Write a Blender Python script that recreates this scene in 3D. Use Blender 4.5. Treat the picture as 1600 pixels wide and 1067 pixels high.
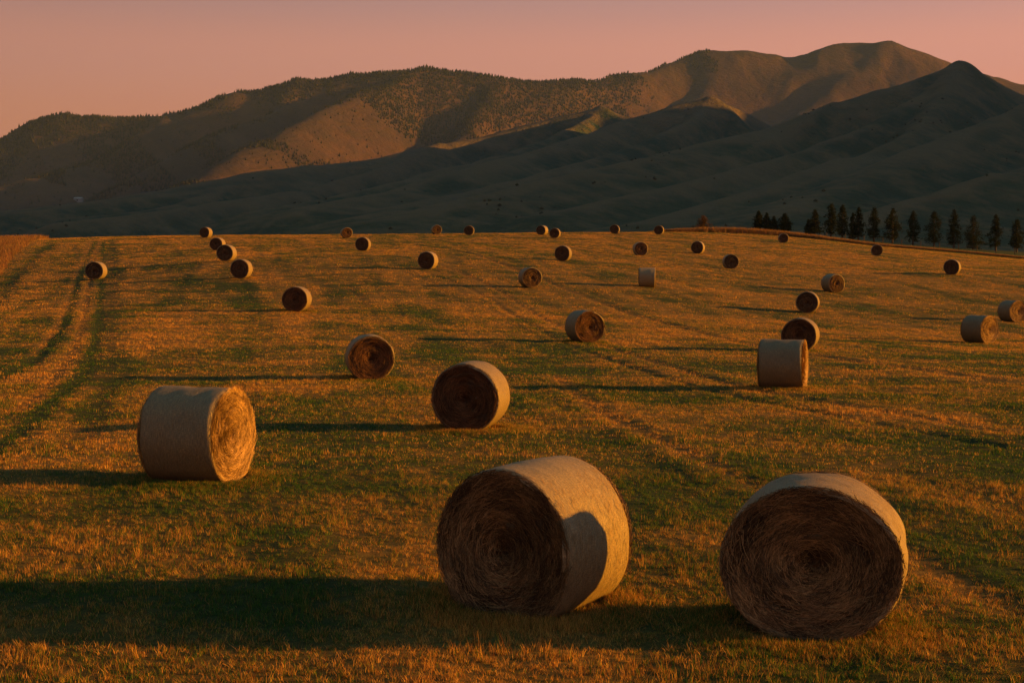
import bpy, bmesh, math, random
import numpy as np
from math import radians as R

random.seed(7)
rng = np.random.default_rng(11)
scene = bpy.context.scene
for o in list(bpy.data.objects):
    bpy.data.objects.remove(o)

# ------------------------------------------------------------------ camera
FPX = 2222.2          # focal length in pixels of a 1600 px wide frame (50 mm)
EYE = 430.0           # image row of the eye level
CAMZ = 3.25
cam_d = bpy.data.cameras.new("camera")
cam_d.lens = 50.0
cam_d.sensor_width = 36.0
cam_d.clip_start = 0.1
cam_d.clip_end = 60000
cam = bpy.data.objects.new("camera", cam_d)
scene.collection.objects.link(cam)
cam.location = (0, 0, CAMZ)
PITCH = math.atan((533.5 - EYE) / FPX)
cam.rotation_euler = (R(90) - PITCH, 0, 0)
scene.camera = cam

# ------------------------------------------------------------------ light
SUN_EL, SUN_AZ = 9.8, 91.5      # azimuth measured from -Y (towards the camera) to +X
sd = bpy.data.lights.new("sun", 'SUN')
sd.energy = 5.0
sd.angle = R(0.6)
sd.color = (1.0, 0.385, 0.022)
sun = bpy.data.objects.new("sun", sd)
scene.collection.objects.link(sun)
from mathutils import Vector
sdir = Vector((math.sin(R(SUN_AZ)) * math.cos(R(SUN_EL)), -math.cos(R(SUN_AZ)) * math.cos(R(SUN_EL)), math.sin(R(SUN_EL))))
sun.rotation_euler = sdir.to_track_quat('Z', 'Y').to_euler()
sun.location = sdir * 200

world = bpy.data.worlds.new("World")
scene.world = world
world.use_nodes = True
wn = world.node_tree.nodes; wl = world.node_tree.links
wn.clear()
wout = wn.new('ShaderNodeOutputWorld')
sky = wn.new('ShaderNodeTexSky')
sky.sky_type = 'NISHITA'
sky.sun_disc = False
sky.sun_elevation = R(SUN_EL)
sky.sun_rotation = R(90)
bg1 = wn.new('ShaderNodeBackground'); bg1.inputs['Strength'].default_value = 0.001
wl.new(sky.outputs[0], bg1.inputs['Color'])
tc = wn.new('ShaderNodeTexCoord')
sep = wn.new('ShaderNodeSeparateXYZ')
wl.new(tc.outputs['Generated'], sep.inputs[0])
ramp = wn.new('ShaderNodeValToRGB')
wl.new(sep.outputs['Z'], ramp.inputs[0])
cr = ramp.color_ramp
cr.interpolation = 'EASE'
stops = [(0.0, (0.330, 0.108, 0.036)), (0.09, (0.305, 0.108, 0.060)), (0.15, (0.275, 0.116, 0.084)),
         (0.20, (0.185, 0.100, 0.092)), (0.32, (0.034, 0.060, 0.080)), (1.0, (0.030, 0.076, 0.092))]
while len(cr.elements) < len(stops): cr.elements.new(0.5)
for e, (p, c) in zip(cr.elements, stops):
    e.position = p; e.color = (*c, 1)
# brighter and warmer towards the sun's side
mr = wn.new('ShaderNodeMapRange')
wl.new(sep.outputs['X'], mr.inputs['Value'])
mr.inputs['From Min'].default_value = -1; mr.inputs['From Max'].default_value = 1
mr.inputs['To Min'].default_value = 0.44; mr.inputs['To Max'].default_value = 1.56
bg2 = wn.new('ShaderNodeBackground')
wl.new(ramp.outputs[0], bg2.inputs['Color'])
wl.new(mr.outputs[0], bg2.inputs['Strength'])
adds = wn.new('ShaderNodeAddShader')
wl.new(bg1.outputs[0], adds.inputs[0]); wl.new(bg2.outputs[0], adds.inputs[1])
wl.new(adds.outputs[0], wout.inputs['Surface'])

scene.view_settings.view_transform = 'Standard'
scene.view_settings.look = 'None'
scene.view_settings.exposure = 1.3
scene.view_settings.gamma = 1.0
scene.view_settings.use_curve_mapping = False

# ------------------------------------------------------------------ helpers
C = scene.collection

def tag(o, label=None, cat=None, group=None, kind=None):
    if label: o['label'] = label
    if cat: o['category'] = cat
    if group: o['group'] = group
    if kind: o['kind'] = kind
    return o

def link(name, me, mat=None, parent=None):
    o = bpy.data.objects.new(name, me)
    C.objects.link(o)
    if mat is not None and len(me.materials) == 0:
        me.materials.append(mat)
    if parent is not None: o.parent = parent
    return o

def np_mesh(name, v, f, smooth=False):
    """v (n,3), f (m,k) constant k"""
    me = bpy.data.meshes.new(name)
    v = np.asarray(v, dtype=np.float32); f = np.asarray(f, dtype=np.int32)
    me.vertices.add(len(v)); me.vertices.foreach_set('co', v.ravel())
    k = f.shape[1]
    me.loops.add(f.size); me.loops.foreach_set('vertex_index', f.ravel())
    me.polygons.add(len(f))
    me.polygons.foreach_set('loop_start', np.arange(0, f.size, k, dtype=np.int32))
    me.polygons.foreach_set('loop_total', np.full(len(f), k, dtype=np.int32))
    if smooth: me.polygons.foreach_set('use_smooth', np.ones(len(f), dtype=bool))
    me.update(calc_edges=True)
    return me

def vattr(me, name, arr):
    a = me.attributes.new(name, 'FLOAT', 'POINT')
    a.data.foreach_set('value', np.asarray(arr, dtype=np.float32))

def grid_faces(nu, nv, wrap=False):
    """vertex index = i*nv + j, i in nu, j in nv ; wrap closes the j direction"""
    i = np.arange(nu - 1)[:, None]; j = np.arange(nv if wrap else nv - 1)[None, :]
    j2 = (j + 1) % nv
    a = i * nv + j; b = i * nv + j2; c = (i + 1) * nv + j2; d = (i + 1) * nv + j
    return np.stack([a, b, c, d], -1).reshape(-1, 4)

def _hash(ix, iy, s):
    h = (ix.astype(np.int64) * 374761393 + iy.astype(np.int64) * 668265263 + s * 1442695041) & 0xffffffff
    h = ((h ^ (h >> 13)) * 1274126177) & 0xffffffff
    h = (h ^ (h >> 16)) & 0xffffffff
    return h.astype(np.float64) / 0xffffffff

def vnoise(x, y, s=0):
    x = np.asarray(x, float); y = np.asarray(y, float)
    ix = np.floor(x); iy = np.floor(y); fx = x - ix; fy = y - iy
    fx = fx * fx * fx * (fx * (fx * 6 - 15) + 10); fy = fy * fy * fy * (fy * (fy * 6 - 15) + 10)
    a = _hash(ix, iy, s); b = _hash(ix + 1, iy, s); c = _hash(ix, iy + 1, s); d = _hash(ix + 1, iy + 1, s)
    return (a + (b - a) * fx) * (1 - fy) + (c + (d - c) * fx) * fy      # 0..1

def fbm(x, y, s=0, octv=4, g=0.5):
    t = 0; amp = 1; n = 0
    for k in range(octv):
        t = t + amp * (vnoise(x * 2**k + 17.3 * k, y * 2**k - 9.1 * k, s + k) - 0.5) * 2
        n += amp; amp *= g
    return t / n                                                        # -1..1

def sstep(a, b, x):
    t = np.clip((x - a) / (b - a), 0, 1)
    return t * t * (3 - 2 * t)

def seg_dist(px, py, pts, want_t=False):
    """distance to a polyline in plan, with interpolated third coordinate"""
    best = np.full(np.shape(px), 1e12); bz = np.zeros(np.shape(px))
    for (x0, y0, z0), (x1, y1, z1) in zip(pts[:-1], pts[1:]):
        dx, dy = x1 - x0, y1 - y0
        t = np.clip(((px - x0) * dx + (py - y0) * dy) / (dx * dx + dy * dy), 0, 1)
        d = (px - x0 - t * dx)**2 + (py - y0 - t * dy)**2
        m = d < best
        best = np.where(m, d, best); bz = np.where(m, z0 + t * (z1 - z0), bz)
    return np.sqrt(best), bz

def P3(px, py, d):
    """world point at depth d seen where the photograph has it"""
    return ((px - 800) / FPX * d, d, CAMZ + (EYE - py) / FPX * d)

# ------------------------------------------------------------------ node helpers
class NT:
    def __init__(self, name):
        self.m = bpy.data.materials.new(name); self.m.use_nodes = True
        self.t = self.m.node_tree; self.t.nodes.clear()
        self.out = self.t.nodes.new('ShaderNodeOutputMaterial')
    def n(self, typ, **kw):
        nd = self.t.nodes.new(typ)
        for k, v in kw.items():
            if k in ('attribute_name', 'attribute_type', 'operation', 'blend_type', 'data_type', 'noise_dimensions', 'wave_type', 'bands_direction', 'vector_type', 'interpolation_type', 'feature'):
                setattr(nd, k, v)
            else:
                s = nd.inputs[k.replace('_', ' ')]
                if isinstance(v, bpy.types.NodeSocket): self.t.links.new(v, s)
                else: s.default_value = v
        return nd
    def l(self, a, b): self.t.links.new(a, b)
    def mix(self, f, a, b, bt='MIX'):
        nd = self.t.nodes.new('ShaderNodeMix'); nd.data_type = 'RGBA'; nd.blend_type = bt
        for s, v in ((nd.inputs[0], f), (nd.inputs[6], a), (nd.inputs[7], b)):
            if isinstance(v, bpy.types.NodeSocket): self.l(v, s)
            elif isinstance(v, tuple): s.default_value = (*v, 1)
            else: s.default_value = v
        return nd.outputs[2]
    def math(self, op, a, b=0.0, c=None):
        nd = self.t.nodes.new('ShaderNodeMath'); nd.operation = op
        for s, v in zip(nd.inputs, (a, b) if c is None else (a, b, c)):
            if isinstance(v, bpy.types.NodeSocket): self.l(v, s)
            else: s.default_value = v
        return nd.outputs[0]
    def rng(self, v, a, b, c=0.0, d=1.0):
        nd = self.t.nodes.new('ShaderNodeMapRange')
        self.l(v, nd.inputs[0])
        for i, x in enumerate((a, b, c, d)): nd.inputs[i + 1].default_value = x
        return nd.outputs[0]
    def noise(self, vec, scale, detail=4, rough=0.55):
        nd = self.n('ShaderNodeTexNoise', Scale=scale, Detail=detail, Roughness=rough)
        if vec is not None: self.l(vec, nd.inputs['Vector'])
        return nd.outputs[0]
    def scaled(self, vec, s):
        nd = self.n('ShaderNodeMapping'); self.l(vec, nd.inputs[0]); nd.inputs['Scale'].default_value = s
        return nd.outputs[0]
    def bump(self, h, strength, dist):
        return self.n('ShaderNodeBump', Strength=strength, Distance=dist, Height=h).outputs[0]
    def principled(self, color, rough=0.9, normal=None, spec=0.2):
        p = self.t.nodes.new('ShaderNodeBsdfPrincipled')
        for k, v in (('Base Color', color), ('Roughness', rough), ('Specular IOR Level', spec), ('Normal', normal)):
            if v is None: continue
            if isinstance(v, bpy.types.NodeSocket): self.l(v, p.inputs[k])
            elif isinstance(v, tuple): p.inputs[k].default_value = (*v, 1)
            else: p.inputs[k].default_value = v
        self.l(p.outputs[0], self.out.inputs['Surface'])
        return p

# ------------------------------------------------------------------ field terrain
# bales: centre column, row of the lowest visible point, diameter in px, turn of the visible end (deg, + = towards the right)
BALES = [
 (307, 758, 148, 61), (837, 966, 245, -32), (1277, 1008, 262, -4), (736, 675, 108, -13), (577, 594, 74, 5),
 (1224, 608, 79, 82), (1251, 549, 55, -7), (914, 536, 51, 22), (464, 488, 41, -12), (378, 436, 30, -15),
 (355, 409, 27, -16), (341, 392, 21, -18), (323, 373, 17, -22), (151, 437, 28, -16), (542, 374, 17, 9),
 (568, 392, 22, -12), (682, 371, 15.5, 11), (733, 370, 16, -3), (669, 421, 28, -15), (847, 367, 16, -20),
 (867, 374, 17, -8), (880, 408, 25, -11), (828, 450, 32, 15), (1011, 448, 31, 89), (1000, 399, 22, 10),
 (960, 374, 15, -5), (1029, 375, 15, -6), (1090, 397, 20, -10), (1141, 420, 23, 8), (1223, 380, 15.5, 6),
 (1301, 457, 29, 30), (1262, 489, 34, -5), (1369, 400, 18, 4), (1487, 430, 25, -8), (1531, 536, 44, 52),
 (1582, 503, 35, 38),
]
DIA, LEN = 1.5, 1.24
ctrl = []
for (px, py, s, th) in BALES:
    d = FPX * DIA / s
    if s < 16.9 and py < 376: continue
    ctrl.append((*P3(px, py, d), 2.0))
for px, py, d in [(-500, 378, 235), (0, 379, 238), (150, 372.5, 245), (450, 371, 247), (750, 369.5, 250), (900, 367, 254), (1050, 363.5, 258),
                  (1223, 369, 262), (1369, 385, 258), (1487, 394, 254), (1600, 405, 248), (1900, 425, 240), (2300, 445, 235),
                  (-200, 440, 125), (-600, 440, 120), (1900, 505, 105), (2300, 520, 95), (-300, 600, 42), (1900, 590, 45)]:
    ctrl.append((*P3(px, py, d), 0.5))
for d in (3, 12, 25, 40):
    for x in (-60, -25, -8, 0, 8, 25, 60):
        ctrl.append((x, d, 0.0, 1.0))
for d, dz in ((285, -2.0), (340, -9.0), (450, -24.0), (700, -45.0)):
    for px in (-600, 0, 500, 900, 1400, 1800, 2300):
        if d < 400 and px in (1400, 1800): continue
        top = np.interp(px, [-600, 0, 450, 900, 1050, 1223, 1369, 1600, 2300], [378, 378, 371, 367, 363, 369, 384, 405, 440])
        z0 = CAMZ + (EYE - top) / FPX * 250
        ctrl.append(((px - 800) / FPX * d, d, z0 + dz, 1.0))
for px, py in [(1100, 362), (1200, 362), (1300, 372), (1400, 381), (1500, 389), (1600, 394), (1750, 402)]:
    ctrl.append((*P3(px, py, 300), 0.5)); ctrl.append((*P3(px, py + 6, 330), 1.0))
ctrl = np.array(ctrl)
CX, CY, CZ, CW = ctrl.T
def tps(r2): return 0.5 * r2 * np.log(r2 + 1e-9)
sx, sy = CX / 100, CY / 100
K = tps((sx[:, None] - sx)**2 + (sy[:, None] - sy)**2) + np.diag(CW * 0.004)
Pm = np.stack([np.ones_like(sx), sx, sy], 1)
A = np.block([[K, Pm], [Pm.T, np.zeros((3, 3))]])
W = np.linalg.solve(A, np.concatenate([CZ, np.zeros(3)]))
def base_z(x, y):
    x = np.asarray(x, float) / 100; y = np.asarray(y, float) / 100
    z = W[-3] + W[-2] * x + W[-1] * y
    for i in range(len(sx)):
        z = z + W[i] * tps((x - sx[i])**2 + (y - sy[i])**2)
    return z

def unproject(px, py):
    """first point of the ground seen through a pixel"""
    d = np.exp(np.linspace(math.log(5), math.log(330), 1400))
    x = (px - 800) / FPX * d
    zr = CAMZ + (EYE - py) / FPX * d
    g = base_z(x, d) - zr
    k = np.argmax(g > 0) if (g > 0).any() else int(np.argmax(g[:1250]))
    if k > 0 and g[k] > 0:
        t = g[k] / (g[k] - g[k - 1]); dd = d[k] * (1 - t) + d[k - 1] * t
    else: dd = d[k]
    return (px - 800) / FPX * dd, dd

# wheel tracks and swath edges, traced on the ground
TRACKS = [ # (points, width m, depth m, greenness)
 ([(640, 400), (760, 440), (850, 497), (1000, 560), (1190, 612), (1350, 640), (1600, 682)], 0.24, 0.04, -0.5),
 ([(640, 416), (750, 455), (830, 508), (960, 566), (1150, 620), (1330, 655), (1600, 705)], 0.22, 0.04, 0.2),
 ([(860, 585), (930, 640), (1060, 702), (1150, 745), (1250, 790), (1450, 880), (1620, 975)], 0.24, 0.03, -0.4),
 ([(900, 384), (1000, 402), (1100, 425), (1200, 447), (1350, 470), (1600, 505)], 0.35, 0.06, -0.3),
 ([(1050, 400), (1140, 425), (1250, 440), (1400, 452), (1600, 470)], 0.35, 0.05, -0.3),
 ([(600, 376), (700, 390), (790, 415), (930, 470), (1100, 520), (1200, 545), (1600, 600)], 0.35, 0.05, -0.3),
 ([(152, 376), (140, 400), (122, 440), (105, 500), (60, 560), (-60, 620)], 0.22, 0.03, 0.9),
 ([(164, 376), (158, 440), (151, 520), (130, 580), (60, 650), (-60, 730)], 0.26, 0.03, 0.9),
 ([(145, 376), (131, 405), (114, 440), (95, 500), (48, 560)], 0.20, 0.03, -0.6),
 ([(158, 376), (147, 405), (138, 450), (128, 510), (100, 575), (20, 650)], 0.24, 0.03, -0.6),
 ([(176, 376), (175, 440), (172, 520), (160, 600), (120, 700)], 0.45, 0.02, 0.35),
 ([(90, 380), (55, 400), (25, 430), (0, 455), (-60, 500)], 0.8, 0.05, 0.6),
]
tr_w = []
for pts, w, dep, gr in TRACKS:
    wp = [(*unproject(a, b), 0.0) for a, b in pts]
    # smooth the polyline
    q = np.array(wp)[:, :2]; t = np.arange(len(q)); tt = np.linspace(0, len(q) - 1, 6 * len(q))
    for _ in range(1):
        xs = np.interp(tt, t, q[:, 0]); ys = np.interp(tt, t, q[:, 1])
    kern = np.ones(5) / 5
    xs2 = np.convolve(np.pad(xs, 2, 'edge'), kern, 'valid'); ys2 = np.convolve(np.pad(ys, 2, 'edge'), kern, 'valid')
    tr_w.append(([(a, b, 0.0) for a, b in zip(xs2, ys2)], w, dep, gr))

def tracks_at(x, y):
    """(height offset, greenness, bare) from wheel tracks"""
    h = np.zeros_like(x); g = np.zeros_like(x); b = np.zeros_like(x)
    wob = 0.22 * fbm(x * 0.35, y * 0.35, 71, 2)
    for pts, w, dep, gr in tr_w:
        d, _ = seg_dist(x, y, pts)
        d = np.abs(d + wob * w)
        brk = 0.75 + 0.25 * sstep(0.3, 0.6, vnoise(x * 0.12, y * 0.12, 33))
        k = np.exp(-(d / w)**2) * brk
        h += -dep * k + 0.45 * dep * np.exp(-((d - 2.1 * w) / w)**2) * brk
        g += (gr - 0.1) * k * 0.9
        b = np.maximum(b, k * (0.45 if gr < 0.5 else 0.15))
    return h, g, b

SW = np.array([-0.19, 1.0]); SW /= np.linalg.norm(SW)
def swath(x, y):
    u = x * SW[1] - y * SW[0]; v = x * SW[0] + y * SW[1]
    u = u + 0.8 * fbm(x * .05, y * .05, 5, 2)
    return u, v

def micro(x, y):
    u, v = swath(x, y)
    d = np.sqrt(x * x + y * y)
    z = 0.045 * fbm(x * 0.22, y * 0.22, 3, 3)
    z += 0.030 * fbm(x * 0.16, y * 0.75, 91, 3)                     # low cross waves
    z += 0.028 * (vnoise(u / 0.9, v / 9, 12) - .5) * 2              # swaths
    z += 0.020 * fbm(x * 1.6, y * 1.6, 8, 3) * np.clip(40 / d, 0.3, 1)
    return z

def ground_z(x, y):
    x = np.asarray(x, float); y = np.asarray(y, float)
    h, g, b = tracks_at(x, y)
    return base_z(x, y) + micro(x, y) + h

VX = (np.array([900, 1050, 1223, 1369, 1487, 1600, 1900]) - 800) / FPX
VD = np.array([256, 258, 262, 258, 254, 248, 240.0])
def verge_y(x): return np.interp(x, VX * VD, VD)

def dryness(x, y):
    """0 = green grass, 1 = dry straw"""
    u, v = swath(x, y)
    h, g, b = tracks_at(x, y)
    f = 0.40 + 0.46 * fbm(x * 0.35, y * 0.35, 21, 4, 0.6) + 0.42 * fbm(u / 2.2, v / 16, 41, 3) + 0.16 * (vnoise(u / .55, v / 22, 43) - .5) \
        + 0.30 * fbm(x * 0.10, y * 0.42, 61, 3) + 0.25 * fbm(x * 1.9, y * 1.9, 51, 2)
    f = f + 0.16 * sstep(50, 110, y)
    left = sstep(-5, -22, x + 0.16 * (y - 40)) * sstep(120, 60, y)
    f = f + left * (0.10 + 0.30 * (vnoise(u / .8, v / 14, 141) - .5))
    # greener ground towards the lower right and mid right
    f = f - 0.16 * sstep(1, 8, x) * sstep(45, 22, y) - 0.06 * sstep(30, 12, y)
    f = f - g * 0.95
    vl = verge_y(x)
    wgt = sstep(18, 40, x)
    f = f - wgt * (0.9 * sstep(vl + 1, vl + 4, y) + 0.35 * sstep(vl - 9, vl - 3, y))  # green past the verge; before it mown green plus shade painted in
    return np.clip(f, 0, 1), b

# ------------------------------------------------------------------ materials
def mat_ground():
    m = NT('field_ground')
    geo = m.n('ShaderNodeNewGeometry').outputs['Position']
    dry = m.n('ShaderNodeAttribute', attribute_name='dry').outputs['Fac']
    bare = m.n('ShaderNodeAttribute', attribute_name='bare').outputs['Fac']
    n1 = m.noise(geo, 9, 8, .7); n2 = m.noise(geo, 45, 6, .75); n3 = m.noise(geo, 1.6, 5, .65)
    green = m.mix(m.rng(n1, .3, .7), (0.020, 0.034, 0.010), (0.050, 0.066, 0.018))
    straw = m.mix(m.rng(n1, .3, .7), (0.090, 0.054, 0.014), (0.28, 0.175, 0.045))
    d2 = m.math('ADD', dry, m.rng(n2, .25, .75, -.35, .35))
    col = m.mix(m.rng(d2, .2, .8), green, straw)
    soil = m.mix(n2, (0.030, 0.020, 0.012), (0.075, 0.048, 0.027))
    col = m.mix(m.math('MULTIPLY', bare, m.rng(n3, .3, .6, .3, .9)), col, soil)
    h = m.math('ADD', m.math('MULTIPLY', n1, .6), m.math('MULTIPLY', n2, .5))
    m.principled(col, .95, m.bump(h, .9, .05), .1)
    return m.m

def mat_grass(name, greens, straws, trans=.35):
    m = NT(name)
    dry = m.n('ShaderNodeAttribute', attribute_name='dry', attribute_type='INSTANCER').outputs['Fac']
    tone = m.n('ShaderNodeAttribute', attribute_name='tone').outputs['Fac']
    kind = m.n('ShaderNodeAttribute', attribute_name='kind').outputs['Fac']
    green = m.mix(tone, greens[0], greens[1])
    straw = m.mix(tone, straws[0], straws[1])
    f = m.rng(m.math('SUBTRACT', dry, kind), -.16, .16)
    col = m.mix(f, green, straw)
    dif = m.n('ShaderNodeBsdfPrincipled'); m.l(col, dif.inputs['Base Color'])
    dif.inputs['Roughness'].default_value = .6; dif.inputs['Specular IOR Level'].default_value = .25
    tr = m.n('ShaderNodeBsdfTranslucent'); m.l(col, tr.inputs['Color'])
    mx = m.n('ShaderNodeMixShader', Fac=trans)
    m.l(dif.outputs[0], mx.inputs[1]); m.l(tr.outputs[0], mx.inputs[2])
    m.l(mx.outputs[0], m.out.inputs['Surface'])
    return m.m

def mat_wrap():
    m = NT('net_wrap')
    uv = m.n('ShaderNodeAttribute', attribute_name='wrapuv').outputs['Vector']
    rnd = m.n('ShaderNodeObjectInfo').outputs['Random']
    fine = m.noise(m.scaled(uv, (9, 130, 1)), 1.0, 5, .7)
    cross = m.noise(m.scaled(uv, (70, 22, 1)), 1.0, 4, .7)
    big = m.noise(m.scaled(uv, (1.4, 5, 1)), 1.0, 4, .6)
    blot = m.noise(uv, 4.0, 5, .65)
    netw = m.n('ShaderNodeTexWave', wave_type='BANDS', bands_direction='Y', Scale=14.0, Distortion=1.2, Detail=2.0)
    m.l(uv, netw.inputs['Vector']); netw.inputs['Detail Scale'].default_value = 2.0
    base = m.mix(m.rng(fine, .36, .64), (0.070, 0.060, 0.038), (0.44, 0.315, 0.145))
    base = m.mix(m.rng(cross, .42, .66, 0, .8), base, (0.085, 0.066, 0.034))
    base = m.mix(m.rng(big, .35, .7, 0, .35), base, (0.15, 0.12, 0.068))
    base = m.mix(m.rng(blot, .50, .75, 0, .5), base, (0.14, 0.12, 0.075))
    base = m.mix(m.math('MULTIPLY', netw.outputs['Fac'], .20), base, (0.42, 0.40, 0.30))
    hsv = m.n('ShaderNodeHueSaturation'); m.l(base, hsv.inputs['Color']); m.l(m.rng(rnd, 0, 1, .82, 1.1), hsv.inputs['Value'])
    h = m.math('ADD', m.math('MULTIPLY', fine, .6), m.math('MULTIPLY', cross, .6))
    h = m.math('ADD', h, m.math('MULTIPLY', netw.outputs['Fac'], .15))
    h = m.math('ADD', h, m.math('MULTIPLY', big, 1.2))
    m.principled(hsv.outputs[0], .55, m.bump(h, .8, .012), .35)
    return m.m

def mat_straw(name, c0, c1, c2, bump=True):
    m = NT(name)
    geo = m.n('ShaderNodeTexCoord').outputs['Object']
    tone = m.n('ShaderNodeAttribute', attribute_name='tone').outputs['Fac']
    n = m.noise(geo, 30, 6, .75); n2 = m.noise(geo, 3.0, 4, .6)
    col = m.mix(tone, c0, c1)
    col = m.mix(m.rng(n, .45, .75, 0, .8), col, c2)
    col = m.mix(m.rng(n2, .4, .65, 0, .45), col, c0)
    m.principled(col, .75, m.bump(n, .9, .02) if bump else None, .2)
    return m.m

M_ground = mat_ground()
M_grass = mat_grass('grass_blades', ((0.014, 0.062, 0.014), (0.085, 0.190, 0.024)), ((0.22, 0.070, 0.016), (0.92, 0.52, 0.12)))
M_dry = mat_grass('dry_grass_blades', ((0.10, 0.08, 0.03), (0.20, 0.15, 0.06)), ((0.15, 0.072, 0.030), (0.42, 0.21, 0.085)))
M_wrap = mat_wrap()
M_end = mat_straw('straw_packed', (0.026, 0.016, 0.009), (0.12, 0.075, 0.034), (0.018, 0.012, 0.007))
M_strand_sunlit = mat_straw('straw_strands_sunlit', (0.10, 0.062, 0.028), (0.85, 0.56, 0.24), (0.22, 0.13, 0.055), False)  # brighter copy for sun-facing ends, sunlight put into the colour
M_end_sunlit = mat_straw('straw_packed_sunlit', (0.07, 0.042, 0.018), (0.34, 0.21, 0.085), (0.05, 0.03, 0.013))  # packed straw of those ends, direct sun likewise put into its colour
M_strand_dim = mat_straw('straw_strands_dim', (0.050, 0.026, 0.014), (0.36, 0.165, 0.070), (0.09, 0.042, 0.02), False)  # darker, redder copy: weak grazing sun on the ends put into the colour
M_end_dim = mat_straw('straw_packed_dim', (0.026, 0.014, 0.008), (0.12, 0.058, 0.026), (0.018, 0.010, 0.006))  # packed straw with the same dim grazing light in its colour
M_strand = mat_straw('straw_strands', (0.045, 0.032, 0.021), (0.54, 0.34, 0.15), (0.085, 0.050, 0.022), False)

# ------------------------------------------------------------------ field sheet
az = np.concatenate([np.linspace(-70, -26, 60)[:-1], np.linspace(-26, 26, 560), np.linspace(26, 70, 60)[1:]])
dd = np.concatenate([np.exp(np.linspace(math.log(2.0), math.log(9.5), 60))[:-1], np.exp(np.linspace(math.log(9.5), math.log(300), 520)),
                     np.exp(np.linspace(math.log(300), math.log(800), 50))[1:]])
AZ, DD = np.meshgrid(np.radians(az), dd, indexing='ij')
gx = np.tan(AZ) * DD if False else np.sin(AZ) * DD; gy = np.cos(AZ) * DD
gx, gy = gx.ravel(), gy.ravel()
gz = ground_z(gx, gy)
dr, br = dryness(gx, gy)
me = np_mesh('field', np.stack([gx, gy, gz], 1), grid_faces(len(az), len(dd))[:, ::-1], True)
vattr(me, 'dry', dr); vattr(me, 'bare', br)
fo = link('field', me, M_ground)
tag(fo, 'mown hay field of dry and green stubble rising gently to its crest', kind='structure')

# ------------------------------------------------------------------ grass
def tuft(name, nb, spread, h0, h1, w, lean, mat, seed, segs=2):
    r = np.random.default_rng(seed)
    V, F, T, Kd = [], [], [], []
    for b in range(nb):
        a = r.uniform(0, 2 * math.pi); rad = spread * math.sqrt(r.uniform())
        bx, by = rad * math.cos(a), rad * math.sin(a)
        h = r.uniform(h0, h1); la = r.uniform(0, 2 * math.pi); ln = h * lean * r.uniform(0.2, 1.4)
        if r.uniform() < 0.10: ln *= 2.5; h *= .6
        fa = r.uniform(0, math.pi); wx, wy = math.cos(fa) * w / 2, math.sin(fa) * w / 2
        i0 = len(V)
        for s in range(segs + 1):
            t = s / segs; k = t ** 1.7
            cx, cy, cz = bx + math.cos(la) * ln * k, by + math.sin(la) * ln * k, h * t * (1 - .15 * k) - .012
            if s == segs: V.append((cx, cy, cz))
            else:
                q = 1 - .45 * t
                V.append((cx - wx * q, cy - wy * q, cz)); V.append((cx + wx * q, cy + wy * q, cz))
        tn = r.uniform(); kd = r.uniform()
        cnt = 2 * segs + 1; T += [tn] * cnt; Kd += [kd] * cnt
        for s in range(segs - 1):
            a0 = i0 + 2 * s; F.append((a0, a0 + 1, a0 + 3)); F.append((a0, a0 + 3, a0 + 2))
        a0 = i0 + 2 * (segs - 1); F.append((a0, a0 + 1, a0 + 2))
    me = np_mesh(name, V, F); vattr(me, 'tone', T); vattr(me, 'kind', Kd); me.materials.append(mat)
    return bpy.data.objects.new(name, me)

def scatter(name, x, y, z, scl, idx, dry, coll):
    n = len(x)
    me = bpy.data.meshes.new(name)
    me.vertices.add(n); me.vertices.foreach_set('co', np.stack([x, y, z], 1).astype(np.float32).ravel())
    vattr(me, 'dry', dry)
    a = me.attributes.new('scl', 'FLOAT_VECTOR', 'POINT'); a.data.foreach_set('vector', scl.astype(np.float32).ravel())
    rot = np.stack([rng.normal(0, .06, n), rng.normal(0, .06, n), rng.uniform(0, 6.283, n)], 1)
    a = me.attributes.new('rotv', 'FLOAT_VECTOR', 'POINT'); a.data.foreach_set('vector', rot.astype(np.float32).ravel())
    a = me.attributes.new('idx', 'INT', 'POINT'); a.data.foreach_set('value', idx.astype(np.int32))
    o = bpy.data.objects.new(name, me); C.objects.link(o)
    ng = bpy.data.node_groups.new(name + '_nodes', 'GeometryNodeTree')
    ng.interface.new_socket('Geometry', in_out='INPUT', socket_type='NodeSocketGeometry')
    ng.interface.new_socket('Geometry', in_out='OUTPUT', socket_type='NodeSocketGeometry')
    N = ng.nodes; L = ng.links
    gi = N.new('NodeGroupInput'); go = N.new('NodeGroupOutput')
    ci = N.new('GeometryNodeCollectionInfo'); ci.inputs['Collection'].default_value = coll
    ci.inputs['Separate Children'].default_value = True; ci.inputs['Reset Children'].default_value = True
    iop = N.new('GeometryNodeInstanceOnPoints'); iop.inputs['Pick Instance'].default_value = True
    def na(nm, dt):
        q = N.new('GeometryNodeInputNamedAttribute'); q.data_type = dt; q.inputs['Name'].default_value = nm; return q.outputs[0]
    L.new(gi.outputs[0], iop.inputs['Points']); L.new(ci.outputs[0], iop.inputs['Instance'])
    L.new(na('idx', 'INT'), iop.inputs['Instance Index']); L.new(na('scl', 'FLOAT_VECTOR'), iop.inputs['Scale'])
    L.new(na('rotv', 'FLOAT_VECTOR'), iop.inputs['Rotation'])
    L.new(iop.outputs[0], go.inputs[0])
    md = o.modifiers.new('scatter', 'NODES'); md.node_group = ng
    return o

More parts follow.
